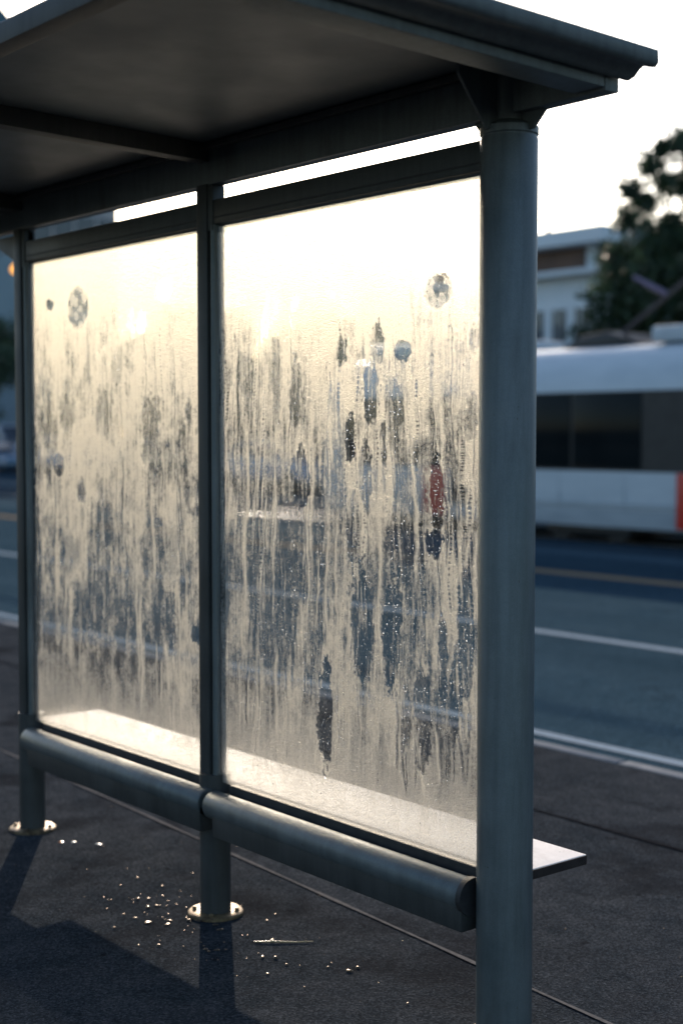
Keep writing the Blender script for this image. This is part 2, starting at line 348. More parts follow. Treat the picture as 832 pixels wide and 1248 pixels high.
def fog_field(a, b, smudges, seed, ndrip, wm=.5):
    dx, dz = .0028, .0034
    nx = int((b - a) / dx) + 1; nz = int((GT - GB) / dz) + 1
    xs = np.linspace(a, b, nx); zs = np.linspace(GB, GT, nz)
    X, Z = np.meshgrid(xs, zs, indexing='ij')
    wx = X + .030 * (fb(X, Z, .20, .55, seed + 1, 2) - .5) + .004 * (fb(X, Z, .02, .03, seed + 8, 2) - .5)
    big = fb(X, Z, .30, .40, seed + 2, 3); mid = fb(wx, Z, .055, .30, seed + 3, 3)
    st = fb(wx, Z, .011, .17, seed + 4, 3); fine = fb(wx, Z, .006, .035, seed + 5, 3); mott = fb(X, Z, .030, .040, seed + 6, 4)
    h = (Z - GB) / (GT - GB)
    hair = fb(wx, Z, .0065, .11, seed + 9, 3); drop = fb(X, Z, .007, .008, seed + 12, 3)
    lvl = np.interp(h, [0, .12, .3, .5, .60, .70, .80, .90, 1], [.58, .54, .45, .49, .61, .74, .84, .97, 1.0])
    amp = np.interp(h, [0, .10, .20, .8, .9, 1], [.10, .25, 1, 1, .45, .15])
    # broad zones of thick and thin film, then runs, hair-fine rills and single drops
    zone = sm(.36, .66, big * .55 + mid * .45)
    v = lvl + amp * (.62 * (zone - .5) * np.interp(h, [0, .5, .8, 1], [.9, 1, .7, .3]) + .50 * (st - .5) + .62 * (hair - .5) + wm * (mott - .5) + .60 * (drop - .5))
    fog = .10 + .88 * sm(.0, 1.0, v)
    r = np.random.default_rng(seed + 77)
    beads = []
    # runs of water: each follows a slightly wandering path, clearing the film or leaving a raised milky ridge
    for q in range(ndrip):
        kind = r.random(); x0 = a + (b - a) * r.random()
        if kind < .27: z0 = 1.25 + .85 * r.random() ** .8
        else: z0 = .62 + 1.45 * r.random()
        L = .12 + .75 * r.random() ** 1.6; z1 = max(GB + .12 + .12 * r.random(), z0 - L)
        w = .0022 + .0060 * r.random() ** 2.2
        lean = (x0 - (a + b) / 2) * .09 + .02 * (r.random() - .5)
        jz = np.where((zs <= z0) & (zs >= z1))[0]
        if len(jz) < 6: continue
        t = (z0 - zs[jz]) / (z0 - z1); ph = r.random() * 9
        cx = x0 + lean * t * L + .006 * np.sin(zs[jz] * 17 + ph) + .004 * (vnoise(zs[jz] / .05 + ph * 5, zs[jz] * 0 + ph, seed + q) - .5) + .0015 * np.sin(zs[jz] * 71 + ph * 2)
        env = np.minimum(1, t * 7) * np.minimum(1, (1 - t) * 5) 
        per = .0085 + .006 * r.random()
        lad = (.5 + .5 * np.sin(zs[jz] * 2 * math.pi / per + ph + 2.6 * np.sin(zs[jz] * 29 + ph) + 1.4 * np.sin(zs[jz] * 83 + ph))) * sm(.25, .5, vnoise(zs[jz] / .03 + ph * 7, zs[jz] * 0 + ph, seed + q))
        hw = int(w * 3.2 / dx) + 2
        ic = np.clip(((cx - a) / dx).astype(int), 0, nx - 1)
        for k_, jj in enumerate(jz):
            i0 = max(0, ic[k_] - hw); i1 = min(nx, ic[k_] + hw + 1)
            d = (xs[i0:i1] - cx[k_]) / w
            if kind < .27:        # ladder of droplets
                g = np.exp(-d * d) * env[k_] * sm(.45, .75, lad[k_]); fog[i0:i1, jj] += (-.75 * g + .35 * np.exp(-((np.abs(d) - 1.7) ** 2) * 3) * env[k_])
            elif kind < .66:      # clear run with milky banks
                g = np.exp(-(d * d) ** 1.5) * env[k_]; fog[i0:i1, jj] = fog[i0:i1, jj] * (1 - .62 * g) + .16 * np.exp(-((np.abs(d) - 1.8) ** 2) * 3) * env[k_]
            else:                 # milky ridge
                g = np.exp(-d * d * .8) * env[k_]; fog[i0:i1, jj] = fog[i0:i1, jj] * (1 - g) + g * .97
        if kind < .60:
            for k_ in range(0, len(jz), 3):
                if r.random() < .3: beads.append((cx[k_] + r.normal(0, w * .8), zs[jz[k_]], .0010 + .0014 * r.random() ** 2))
    for (sx, sz, rx, rz, cl) in smudges:
        rag = 1.5 * (fb(X, Z, .030, .06, seed + int(abs(sx) * 1000), 2) - .5) * (.35 if abs(sx + .269) < .01 else 1) + 1.0 * (fb(X, Z, .008, .012, seed + int(abs(sx) * 999), 2) - .5)
        d = np.sqrt(((X - sx) / rx) ** 2 + ((Z - sz) / rz) ** 2) + rag * .6
        disc = rx > .04 and abs(rx - rz) < .012
        if disc: d = np.sqrt(((X - sx) / rx) ** 2 + ((Z - sz) / rz) ** 2) + .22 * (fb(X, Z, .02, .02, seed + 31, 3) - .5)
        g = 1 - (sm(.86, 1.04, d) if cl >= .75 or disc else sm(.55, 1.15, d))
        inn = .25 + .80 * sm(.22, .52, fb(wx, Z, .008, .075, seed + int(abs(sz) * 1000), 3)) * (.55 + .45 * sm(.2, .4, fb(X, Z, .009, .010, seed + int(abs(sz) * 500), 2)))
        if disc: inn = .62 + .5 * sm(.45, .62, fb(X, Z, .03, .03, seed + 3, 3)); cl = min(1., cl * 1.45)
        if cl >= 1 and not disc: inn = np.maximum(inn, .85)
        fog = fog * (1 - np.clip(g * cl * np.clip(inn, .2, 1), 0, 1) ** 1)
        rim = np.exp(-((d - 1.10) / .07) ** 2); fog = fog + .22 * rim * (cl > .5)
        for _ in range(int(14 * min(rz / .05, 3))):
            t = r.random() * 6.283; q = math.sqrt(r.random())
            beads.append((sx + rx * q * math.cos(t), sz + rz * q * math.sin(t), .0012 + .0022 * r.random() ** 3))
    fog = np.clip(fog, .05, 1.0)
    return xs, zs, fog, beads
def ico_half(n=7, m=3):
    vs = [(0, -1, 0)]; fs = []
    for i in range(1, m + 1):
        el = math.pi / 2 * (1 - i / m)
        for k in range(n):
            t = 2 * math.pi * (k + .5 * (i % 2)) / n; vs.append((math.cos(el) * math.cos(t), -math.sin(el), math.cos(el) * math.sin(t)))
    for k in range(n): fs.append((0, 1 + (k + 1) % n, 1 + k))
    for i in range(m - 1):
        for k in range(n):
            A = 1 + i * n + k; B = 1 + i * n + (k + 1) % n; C_ = A + n; D = B + n
            fs.append((A, B, D)); fs.append((A, D, C_))
    fs.append(tuple(range(1 + (m - 1) * n, 1 + m * n)))
    return np.array(vs), fs
for k, ((a, b), smd) in enumerate(zip([(-2.722, -1.452), (-1.354, -.05)], [SMUDGE_L, SMUDGE_R])):
    pane = MB().box(a, b, -.003, .003, GB - .02, GT + .02).build('glass_pane', M['glass'], SH)
    xs, zs, fog, beads = fog_field(a + .002, b, smd, 100 + 50 * k, 240 if k else 110, .62 if k else .95)
    nx, nz = fog.shape; n = nx * nz
    Xg, Zg = np.meshgrid(xs, zs, indexing='ij')
    co = np.zeros((2 * n, 3), np.float32)
    co[:n, 0] = Xg.ravel(); co[:n, 2] = Zg.ravel(); co[:n, 1] = -.0056
    co[n:, 0] = Xg.ravel(); co[n:, 2] = Zg.ravel(); co[n:, 1] = -.0036
    I, J = np.meshgrid(np.arange(nx - 1), np.arange(nz - 1), indexing='ij'); p0 = (I * nz + J).ravel()
    fr = np.stack([p0, p0 + nz, p0 + nz + 1, p0 + 1], 1)       # normal -Y
    bk = fr[:, ::-1] + n
    ev = []
    def strip(idx, flip):
        s0, s1 = idx[:-1], idx[1:]
        q = np.stack([s0, s1, s1 + n, s0 + n], 1); ev.append(q[:, ::-1] if flip else q)
    strip(np.arange(nx) * nz, True); strip(np.arange(nx) * nz + nz - 1, False); strip(np.arange(nz), False); strip((nx - 1) * nz + np.arange(nz), True)
    faces = np.concatenate([fr, bk] + ev).astype(np.int32)
    me = bpy.data.meshes.new('condensation')
    me.vertices.add(len(co)); me.vertices.foreach_set('co', co.ravel())
    me.loops.add(faces.size); me.loops.foreach_set('vertex_index', faces.ravel())
    me.polygons.add(len(faces)); me.polygons.foreach_set('loop_start', np.arange(0, faces.size, 4, dtype=np.int32))
    at = me.attributes.new('fog', 'FLOAT', 'POINT'); at.data.foreach_set('value', np.concatenate([fog.ravel()] * 2).astype(np.float32))
    mi = np.zeros(len(faces), np.int32); mi[len(fr):2 * len(fr)] = 1; 
    o = link('condensation', me, [M['fog_front'], M['fog_back']], pane)
    me.polygons.foreach_set('material_index', mi); me.update(calc_edges=True); me.validate()
    # standing droplets
    r = np.random.default_rng(5 + k)
    for _ in range(700 if k else 250):
        beads.append((a + .01 + (b - a - .02) * r.random(), GB + .03 + (GT - GB - .5) * r.random() ** 1.2, .0008 + .0022 * r.random() ** 4))
    bv, bf = ico_half(); V = []; Fc = []
    for (x, z, rr) in beads:
        if not (a + .004 < x < b - .004): continue
        o0 = len(V) * len(bv)
        V.append(np.stack([x + bv[:, 0] * rr, -.0058 + bv[:, 1] * rr * .55, z + bv[:, 2] * rr * (1.1 + .5 * r.random())], 1))
        Fc += [tuple(q + o0 for q in f_) for f_ in bf]
    me = bpy.data.meshes.new('droplets'); me.from_pydata(np.concatenate(V).tolist(), [], Fc)
    o = link('droplets', me, M['water'], pane, smooth=True); o['kind'] = 'stuff'

# ---- bench (cantilevered plank, part of the shelter)
be = MB().box(-2.79, .002, .042, .332, .441, .4705, .0035, 2).build('bench', M['bench'], SH, smooth=40)
# edge lipping in dark timber, 2 mm proud
MB().box(.0025, .0065, .046, .328, .4425, .4685, .001, 1).build('end_cap', M['bench_edge'], be)
MB().box(-2.786, -.0, .3325, .3365, .4425, .4685, .001, 1).build('front_edge', M['bench_edge'], be)
for x in (-2.5, -1.4, -.30):
    MB().prism([(.03, .40), (.03, .440), (.30, .440), (.30, .430)], x - .02, x + .02, 'x', .002, 1).build('bracket', M['paint_dark'], be)

# ---- roof
SL = -.03
def zs_(y, z0): return z0 + SL * y
XL, XR, YN, YF = -3.16, .354, -1.14, .075
def inclined(x0, x1, y0, y1, zb, zt, bev=.004):
    """box following the roof fall; zb, zt heights at y = 0"""
    return MB().prism([(y0, zs_(y0, zb)), (y1, zs_(y1, zb)), (y1, zs_(y1, zt)), (y0, zs_(y0, zt))], x0, x1, 'x', bev)
inclined(XL + .05, XR - .095, YN, YF, 2.652, 2.664, 0).build('soffit', M['soffit'], SH)
inclined(XL + .30, XR - .30, YN + .07, YF, 2.669, 2.681, .003).build('roof_sheet', M['paint'], SH)
lb = MB().prism([(-.030, 2.515), (.022, 2.515), (.022, 2.648), (-.030, 2.648)], XL + .01, XR, 'x', .006).build('long_beam', M['paint'], SH, smooth=35)
MB().box(XL + .02, XR - .11, -.058, -.0315, 2.628, 2.648, .003).build('cover_strip', M['paint_dark'], lb, smooth=35)
for x in PX:
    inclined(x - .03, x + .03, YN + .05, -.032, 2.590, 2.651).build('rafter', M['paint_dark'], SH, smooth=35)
inclined(XR - .10, XR - .001, YN + .03, -.031, 2.522, 2.651, .005).build('end_beam', M['paint'], SH, smooth=35)
inclined(XL + .011, XL + .10, YN + .03, -.031, 2.522, 2.651, .005).build('end_beam', M['paint'], SH, smooth=35)
MB().prism([(YN - .012, 2.640), (YN + .06, 2.645), (YN + .06, 2.69), (YN - .0, 2.700), (YN - .012, 2.692)], XL - .06, XR + .06, 'x', .005).build('front_gutter', M['paint_dark'], SH, smooth=35)
# ogee drip moulding round the two ends and along the street side
og = [(0, 2.520), (.0, 2.592), (0, 2.604), (.106, 2.602), (.108, 2.572), (.098, 2.562), (.080, 2.566), (.062, 2.572), (.050, 2.566), (.036, 2.552), (.018, 2.546), (.010, 2.540)]
def mould(x, s):
    m_ = MB(); pts = [(p[0], max(p[1], 2.546)) for p in og[1:]]
    A = [m_.b.verts.new((x + s * q[0], YN, zs_(YN, q[1]))) for q in pts]; B = [m_.b.verts.new((x + s * q[0], .036, zs_(.036, q[1]))) for q in pts]
    n_ = len(pts); m_.b.faces.new(A); m_.b.faces.new(B[::-1])
    for i in range(n_): m_.b.faces.new((A[i], A[(i + 1) % n_], B[(i + 1) % n_], B[i]))
    return m_.build('drip_moulding', M['paint'], SH, smooth=60)
mould(XR + .0015, 1); mould(XL - .0015 + .01, -1)
for s, L in ((-1, .30), (1, .05)):
    MB().prism([(-2.775 + s * .05, 2.38), (-2.775 + s * .05, 2.505), (-2.775 + s * L, 2.505), (-2.775 + s * L, 2.49)], -.008, .008, 'y', .001, 1).build('gusset', M['paint_dark'], SH)

# ------------------------------------------------------------------ small bright things on the ground
r = random.Random(4)
def blob(mb, x, y, rx, ry, h, n=9):
    ph = r.random() * 6; rot = r.random() * 3
    rings = []
    for f_, zz in ((1, 0), (.8, .6), (.4, .95)):
        ring = []
        for k in range(n):
            t = 2 * math.pi * k / n; q = f_ * (1 + .22 * math.sin(2 * t + ph) + .12 * math.sin(3 * t + ph * 2))
            u, w = rx * q * math.cos(t), ry * q * math.sin(t)
            ring.append(mb.b.verts.new((x + u * math.cos(rot) - w * math.sin(rot), y + u * math.sin(rot) + w * math.cos(rot), .003 + h * zz)))
        rings.append(ring)
    for A, B in zip(rings, rings[1:]):
        for k in range(n): mb.b.faces.new((A[k], A[(k + 1) % n], B[(k + 1) % n], B[k]))
    ct = mb.b.verts.new((x, y, .003 + h))
    for k in range(n): mb.b.faces.new((rings[-1][k], rings[-1][(k + 1) % n], ct))
wet = simple('wet_film_gold_glint', (.03, .03, .03), rough=.34, spec=1.0)
wet.node_tree.nodes['Principled BSDF'].inputs['Specular Tint'].default_value = (1, .62, .25, 1)  # gold of the sun glints is put into the specular tint of the water
mb = MB()
for _ in range(110):
    t = r.gauss(0, 1); x = -1.42 + .30 * r.gauss(0, 1); y = -.12 + .12 * r.gauss(0, 1)
    if y < -.5 or y > 1.3: continue
    s = .0020 + .0050 * r.random() ** 3; blob(mb, x, y, s * (1 + r.random()), s, s * .6)
for _ in range(120):
    x = -3.4 + 4 * r.random(); y = -.5 + 2.0 * r.random(); s = .001 + .0016 * r.random() ** 2; blob(mb, x, y, s * 1.3, s, s * .6)
tag(mb.build('wet_specks', wet, smooth=70), 'tiny wet specks glinting on the pavement by the middle post', 'water specks', kind='stuff')
def puddle(loc, s, label, mt=None, name='water_drop'):
    mb = MB(); x, y = loc; blob(mb, x, y, s * 1.5, s * .8, s * .22, 16); o = mb.build(name, mt or wet, smooth=70)
    tag(o, label, 'puddle' if mt is None else 'litter', 'glinting spots on the pavement'); return o
puddle((-1.462, -.238), .011, 'largest golden wet glint on the dark pavement, left of the middle post base')
puddle((-1.404, -.193), .007, 'small golden wet glint just right of the largest one on the pavement')
orange = simple('orange_foil', (.6, .16, .03), rough=.2, spec=.8); pale = simple('pale_foil', (.55, .6, .58), rough=.25, spec=.8)
puddle((-2.517, -.004), .009, 'tiny orange scrap on the pavement beside the left post base', orange, 'scrap')
puddle((-2.485, .036), .009, 'tiny pale green scrap touching the orange one on the pavement', pale, 'scrap')
puddle((-2.39, .10), .010, 'tiny pale grey scrap on the pavement, third and farthest from the left post', pale, 'scrap')
tw = MB().tube([(-1.076, -.066, .004), (-1.035, -.02, .006), (-.99, .035, .004), (-.954, .085, .005)], [.0018, .0028, .002, .001], 8).build('straw', simple('dry_straw', (.5, .36, .18), rough=.25, spec=.8), smooth=60)
tag(tw, 'thin dry straw glinting on the pavement right of the middle post', 'straw')

# ------------------------------------------------------------------ tram
M['t_white'] = simple('tram_white', (.50, .55, .58), (.62, .66, .68), rough=.3, scale=3, coat=.3, stretch=(.3, 1, 1))
M['t_roof'] = simple('tram_roof', (.42, .47, .50), (.52, .57, .6), rough=.4, scale=3)
M['t_red'] = simple('tram_red', (.52, .035, .02), (.6, .05, .03), rough=.35)
M['t_dark'] = simple('tram_dark', (.012, .013, .015), (.03, .03, .03), rough=.4, scale=5)
M['t_glass'] = simple('tram_window_glass', (.006, .009, .010), (.012, .015, .016), rough=.08, spec=.12, scale=1)
M['t_skirt'] = simple('tram_skirt', (.33, .37, .40), (.46, .5, .52), rough=.45, scale=3, stretch=(.4, 1, 2))
T = empty('tram', (-5.5, 16.35, RZ)); tag(T, 'white low floor tram with dark windows and red panels behind the shelter', 'tram')
def tp(mb, name, m, parent=None, smooth=35):
    o = mb.build(name, m, parent or T, smooth=smooth); 
    if parent is None: o.location = (5.5, -16.35, -RZ)
    return o
y0, y1 = 15.0, 17.7; ym = (y0 + y1) / 2
prof = [(y0 + .03, .46), (y0, .8), (y0 - .0, 2.36), (y0 + .05, 2.62), (y0 + .16, 2.86), (y0 + .34, 3.03), (y0 + .7, 3.10), (y1 - .7, 3.10), (y1 - .34, 3.03), (y1 - .16, 2.86), (y1 - .05, 2.62), (y1, 2.36), (y1, .8), (y1 - .03, .46)]
TX = [(-20.3, -10.7), (-9.8, -1.6), (-.7, 8.5)]
def nose(mb, x, s):
    st = [(0, 1, 1), (.35, .96, .985), (.75, .86, .93), (1.0, .72, .80), (1.12, .5, .55)]
    rings = []
    for dx, sy, sz in st:
        rings.append([mb.b.verts.new((x + s * dx, ym + (p[0] - ym) * sy, .46 + (p[1] - .46) * sz)) for p in prof])
    for A, B in zip(rings, rings[1:]):
        for i in range(len(prof)): mb.b.faces.new((A[i], A[(i + 1) % len(prof)], B[(i + 1) % len(prof)], B[i]))
    mb.b.faces.new(rings[-1]); mb.b.faces.new(rings[0][::-1])
for i, (a, b) in enumerate(TX):
    mb = MB().prism(prof, a + (1.1 if i == 0 else 0), b - (1.1 if i == 2 else 0), 'x')
    body = tp(mb, 'body', M['t_white'])
    sk = tp(MB().prism([(y0 + .05, .16), (y0 + .02, .30), (y0 + .012, .458), (y1 - .012, .458), (y1 - .02, .30), (y1 - .05, .16)], a + .6, b - .2, 'x'), 'skirt', M['t_skirt'])
    for q in range(1, 7):
        sx = a + q * (b - a) / 7
        tp(MB().box(sx - .006, sx + .006, y0 - .004, y1 + .004, .47, 1.05), 'panel_seam', M['t_skirt'])
    tp(MB().box(a + .9, b - .1, y0 - .012, y0 - .001, .50, .56), 'rubbing_strip', M['t_skirt'])
    for bx in (a + 2.3, b - 2.3):
        bo = tp(MB().box(bx - .9, bx + .9, y0 + .2, y1 - .2, RZ + .12, .155, .03), 'bogie', M['t_dark'])
        for wx in (-.6, .6):
            for wy in (y0 + .25, y1 - .37):
                w_ = MB().tube([(bx + wx, wy, RZ + .30), (bx + wx, wy + .12, RZ + .30)], .28, 20).build('wheel', M['t_dark'], bo, smooth=35)
    # windows between doors, on both sides
    x = a + (.9 if i else 1.3); k = 0
    while x + 1.3 < b - .12:
        door = (k in (2, 5))
        for ys, s in ((y0, -1), (y1, 1)):
            if door:
                d_ = tp(MB().box(x + .03, x + 1.27, *sorted((ys + s * .002, ys + s * .018)), .42, 2.30, .006), 'door', M['t_dark'])
                for q in (0, .62):
                    MB().box(x + .10 + q, x + .56 + q, *sorted((ys + s * .020, ys + s * .028)), .62, 2.2, .01).build('door_glass', M['t_glass'], d_)
            else:
                tp(MB().box(x + .02, x + 1.42, *sorted((ys + s * .002, ys + s * .014)), 1.10, 2.31, .006), 'window', M['t_glass'])
        x += 1.46; k += 1
    for ys, s in ((y0, -1), (y1, 1)):
        tp(MB().box(a + (.9 if i else 1.2), b - (1.2 if i == 2 else .04), *sorted((ys + s * .0005, ys + s * .0015)), 1.06, 2.335), 'window_band', M['t_dark'])
for (a, b) in ((-16.75, -16.15), (-11.03, -10.72), (-1.55, -.75)):
    tp(MB().box(a, b, y0 - .035, y0 - .021, .20, 1.055, .004), 'red_panel', M['t_red'])
    tp(MB().box(a, b, y1 + .021, y1 + .035, .20, 1.055, .004), 'red_panel', M['t_red'])
for xa in (-10.7, -1.6):
    g = MB()
    for q in range(9): g.box(xa + .02 + q * .098, xa + .09 + q * .098, y0 + .06, y1 - .06, .25, 2.98, .02)
    g.box(xa, xa + .9, y0 + .12, y1 - .12, .3, 2.9)
    tp(g, 'gangway_bellows', M['t_dark'])
for s, x in ((-1, -19.2), (1, 7.4)):
    mb = MB(); nose(mb, x, s); cab = tp(mb, 'cab', M['t_white'], smooth=50)
    MB().prism([(x + s * .85, 1.2), (x + s * 1.165, 1.2), (x + s * 1.06, 2.2), (x + s * .8, 2.5)], y0 + .42, y1 - .42, 'y', .02).build('windscreen', M['t_glass'], cab)
    for yy in (y0 + .5, y1 - .75):
        MB().box(*sorted((x + s * 1.0, x + s * 1.16)), yy, yy + .25, .75, .9, .02).build('headlight', simple('lamp_lens', (.6, .6, .6), rough=.1), cab)
for a, b, m_ in ((-19, -15.4, 't_roof'), (-11.9, -5, 't_roof'), (-.2, 5.5, 't_roof')):
    tp(MB().box(a, b, ym - .95, ym + .95, 3.10, 3.36, .06), 'roof_equipment', M[m_])
tp(MB().prism([(-14.1, 3.10), (-13.7, 3.30), (-13.1, 3.36), (-12.7, 3.20), (-12.2, 3.10)], ym - .6, ym + .5, 'y', .02), 'pole_base', M['t_dark'])
pole = tp(MB().tube([(-13.28, 16.2, 3.26), (-12.2, 16.2, 3.92), (-9.6, 16.2, 5.5), (-7.4, 16.2, 6.84)], [.045, .036, .03, .026], 12), 'trolley_pole', simple('pole_grey', (.085, .08, .085), rough=.9, spec=0))
MB().tube([(-12.85, 16.12, 4.26), (-12.5, 16.12, 4.08), (-12.22, 16.2, 3.93)], [.03, .05, .045], 10).build('pole_hook', simple('faded_violet_paint', (.17, .13, .2), rough=.5), pole, smooth=40)
MB().lathe([(.02, 0), (.08, .03), (.08, .10), (.02, .13)], 14).build('pole_joint', simple('brass_joint', (.45, .25, .2), rough=.5), pole, smooth=60).location = (-13.28, 16.2, 3.2)
w = MB().tube([(-60, 16.2, 6.95), (-30, 16.2, 6.90), (-12, 16.2, 6.88), (20, 16.2, 6.9), (60, 16.2, 6.95)], .036, 6).build('overhead_wire', simple('wire', (.05, .05, .05), rough=.5))
tag(w, 'thin overhead tram wire crossing the pale sky', 'wire')

# ------------------------------------------------------------------ trees
def leafmat(name, c0, c1):
    m, nt, out = mat(name); at = N(nt, 'Attribute', attribute_name='tone')
    rr = ramp(nt, at.outputs['Fac'], [(0, c0), (1, c1)])
    d = N(nt, 'BsdfPrincipled', Roughness=.5); nt.links.new(rr.outputs[0], d.inputs['Base Color'])
    t = N(nt, 'BsdfTranslucent'); nt.links.new(rr.outputs[0], t.inputs[0])
    mx = nt.nodes.new('ShaderNodeMixShader'); mx.inputs[0].default_value = .3
    nt.links.new(d.outputs[0], mx.inputs[1]); nt.links.new(t.outputs[0], mx.inputs[2]); nt.links.new(mx.outputs[0], out.inputs[0]); return m
M['leaf_a'] = leafmat('dark_foliage', (.018, .036, .022), (.055, .10, .045))
M['leaf_b'] = leafmat('olive_foliage', (.03, .04, .016), (.09, .10, .035))
M['bark'] = simple('bark', (.05, .04, .03), (.09, .075, .06), rough=.8, scale=6, bump=.6, bscale=30)
def crown_mesh(name, clumps, leaf, seed, density=1):
    g = np.random.default_rng(seed); C_, T_ = [], []
    for (x, y, z, rx, rz, n) in clumps:
        n = int(n * density); u = g.normal(size=(n, 3)); u /= np.linalg.norm(u, axis=1)[:, None]
        rad = g.random(n) ** .45
        # each clump breaks up into sprays
        p = u * rad[:, None] * np.array([rx, rx, rz]) * (1 + .22 * np.sin(u[:, :1] * 7 + seed) + .15 * np.sin(u[:, 2:] * 11)) + np.array([x, y, z])
        C_.append(p); T_.append(np.clip(g.random(n) * .5 + g.random() * .5, 0, 1))
    P = np.concatenate(C_); tone = np.concatenate(T_); n = len(P)
    a = g.normal(size=(n, 3)); a /= np.linalg.norm(a, axis=1)[:, None]; b_ = np.cross(a, g.normal(size=(n, 3))); b_ /= np.linalg.norm(b_, axis=1)[:, None]
    s = (leaf * (.6 + .8 * g.random(n)))[:, None]
    V = np.stack([P - a * s, P + b_ * s * .5, P + a * s, P - b_ * s * .5], 1).reshape(-1, 3)
    me = bpy.data.meshes.new(name); me.vertices.add(4 * n); me.vertices.foreach_set('co', V.astype(np.float32).ravel())
    me.loops.add(4 * n); me.loops.foreach_set('vertex_index', np.arange(4 * n, dtype=np.int32))
    me.polygons.add(n); me.polygons.foreach_set('loop_start', np.arange(0, 4 * n, 4, dtype=np.int32))
    at = me.attributes.new('tone', 'FLOAT', 'POINT'); at.data.foreach_set('value', np.repeat(tone, 4).astype(np.float32))
    me.update(calc_edges=True); return me
def tree(loc, clumps, leaf, seed, m, label, group=None, trunk_h=2.2, tr=.18):
    t = empty('tree', loc); tag(t, label, 'tree', group)
    link('crown', crown_mesh('crown', clumps, leaf, seed), m, t)
    rr = random.Random(seed); mb = MB()
    mb.tube([(0, 0, 0), (.05, .0, trunk_h * .5), (-.04, .05, trunk_h), (0, 0, trunk_h * 1.5)], [tr * 1.25, tr, tr * .8, tr * .6], 12)
    for cx_, cy_, cz_, rx, rz, n in clumps[:14]:
        mb.tube([(0, 0, trunk_h * rr.uniform(.8, 1.3)), (cx_ * .5 + rr.uniform(-.2, .2), cy_ * .5, (trunk_h + cz_) / 2 + .2), (cx_, cy_, cz_)], [tr * .45, tr * .28, tr * .1], 7)
    mb.build('trunk', M['bark'], t, smooth=60); return t
# big tree right of the white building: dense skirt, airy top
X0, Y0 = -17.6, 24.5
def Cl(x, z, r_, n, y=None, rz=None): return (x - X0, (0 if y is None else y), z, r_, rz or r_, n)
cl = [Cl(-19.9, 4.9, 1.1, 2600), Cl(-18.3, 5.2, 1.3, 4200), Cl(-16.5, 5.1, 1.5, 4200), Cl(-14.4, 5.2, 1.6, 4000), Cl(-19.6, 3.2, 1.3, 3200), Cl(-17.8, 3.4, 1.6, 4200), Cl(-15.6, 3.2, 1.6, 4000), Cl(-13, 4, 1.7, 3400), Cl(-20.2, 3.9, .9, 1500, -.4),
      Cl(-19.95, 6.75, .45, 460), Cl(-19.85, 7.45, .36, 340), Cl(-19.4, 7.1, .32, 300), Cl(-19.2, 7.95, .42, 420), Cl(-18.75, 7.45, .36, 340), Cl(-18.4, 8.35, .4, 400), Cl(-18.2, 7.3, .38, 380), Cl(-18.0, 8.25, .42, 420), Cl(-17.4, 7.75, .4, 420), Cl(-17.1, 8.75, .5, 520), Cl(-16.6, 8.0, .45, 420),
      Cl(-17.7, 6.75, .3, 240), Cl(-16.9, 7.1, .32, 260), Cl(-16.0, 7.3, .5, 520), Cl(-15.8, 8.6, .6, 700), Cl(-15.0, 7.8, .7, 900), Cl(-14.4, 9.0, .7, 900), Cl(-13.6, 7.6, .8, 1000), Cl(-16.2, 9.5, .45, 420), Cl(-15.1, 9.7, .5, 500), Cl(-18.6, 6.5, .35, 260), Cl(-18.8, 5.9, .9, 2200), Cl(-17.2, 6.0, 1.0, 2600), Cl(-15.6, 6.1, 1.1, 2600), Cl(-20.1, 5.8, .6, 900), Cl(-17.9, 7.75, .4, 520), Cl(-17.3, 8.3, .35, 420), Cl(-16.7, 7.45, .4, 480), Cl(-17.6, 9.0, .4, 460), Cl(-16.3, 8.7, .45, 560), Cl(-18.9, 8.35, .25, 220), Cl(-17.2, 7.2, .3, 300)]
tree((X0, Y0, 0), cl[9:] + cl[:9], .085, 3, M['leaf_a'], 'dark tree with an airy top standing right of the white building', trunk_h=2.6, tr=.24)
# row of trees behind the tram and the parked cars, seen through the fogged glass
def round_crown(g, H, W):
    out = []
    for _ in range(16):
        u = g.uniform(-1, 1); q = g.uniform(-1, 1); z = g.uniform(.35, 1)
        k = math.sqrt(max(0, 1 - (abs(z - .6) / .6) ** 2)); out.append((u * W * k * .8, q * W * k * .8, z * H * .88, W * .34 * g.uniform(.7, 1.2), H * .15 * g.uniform(.8, 1.2), 700))
    return out
tl = [(-27.0, 23.5, 4.6, 'small dark street tree behind the tram, nearest the big airy tree'), (-30.6, 24.5, 5.4, 'dark street tree behind the front end of the tram'), (-35.5, 25.0, 5.2, 'olive street tree seen through the fogged glass right of the middle post'),
      (-40.5, 26, 6.2, 'taller street tree directly behind the middle post of the shelter'), (-46.5, 27, 5.6, 'street tree behind the parked cars in the left pane'), (-53, 29, 6.6, 'bushy street tree behind the left edge of the left pane'),
      (-61, 27, 7.4, 'tall dark green tree at the left edge, behind the left post')]
for i, (x, y, H, lab) in enumerate(tl):
    g = random.Random(40 + i)
    tree((x, y, 0), round_crown(g, H, 2.6 if i < 6 else 4.2), .14, 60 + i, M['leaf_b'] if i % 2 else M['leaf_a'], lab, 'street trees behind the tram', trunk_h=1.7, tr=.14)

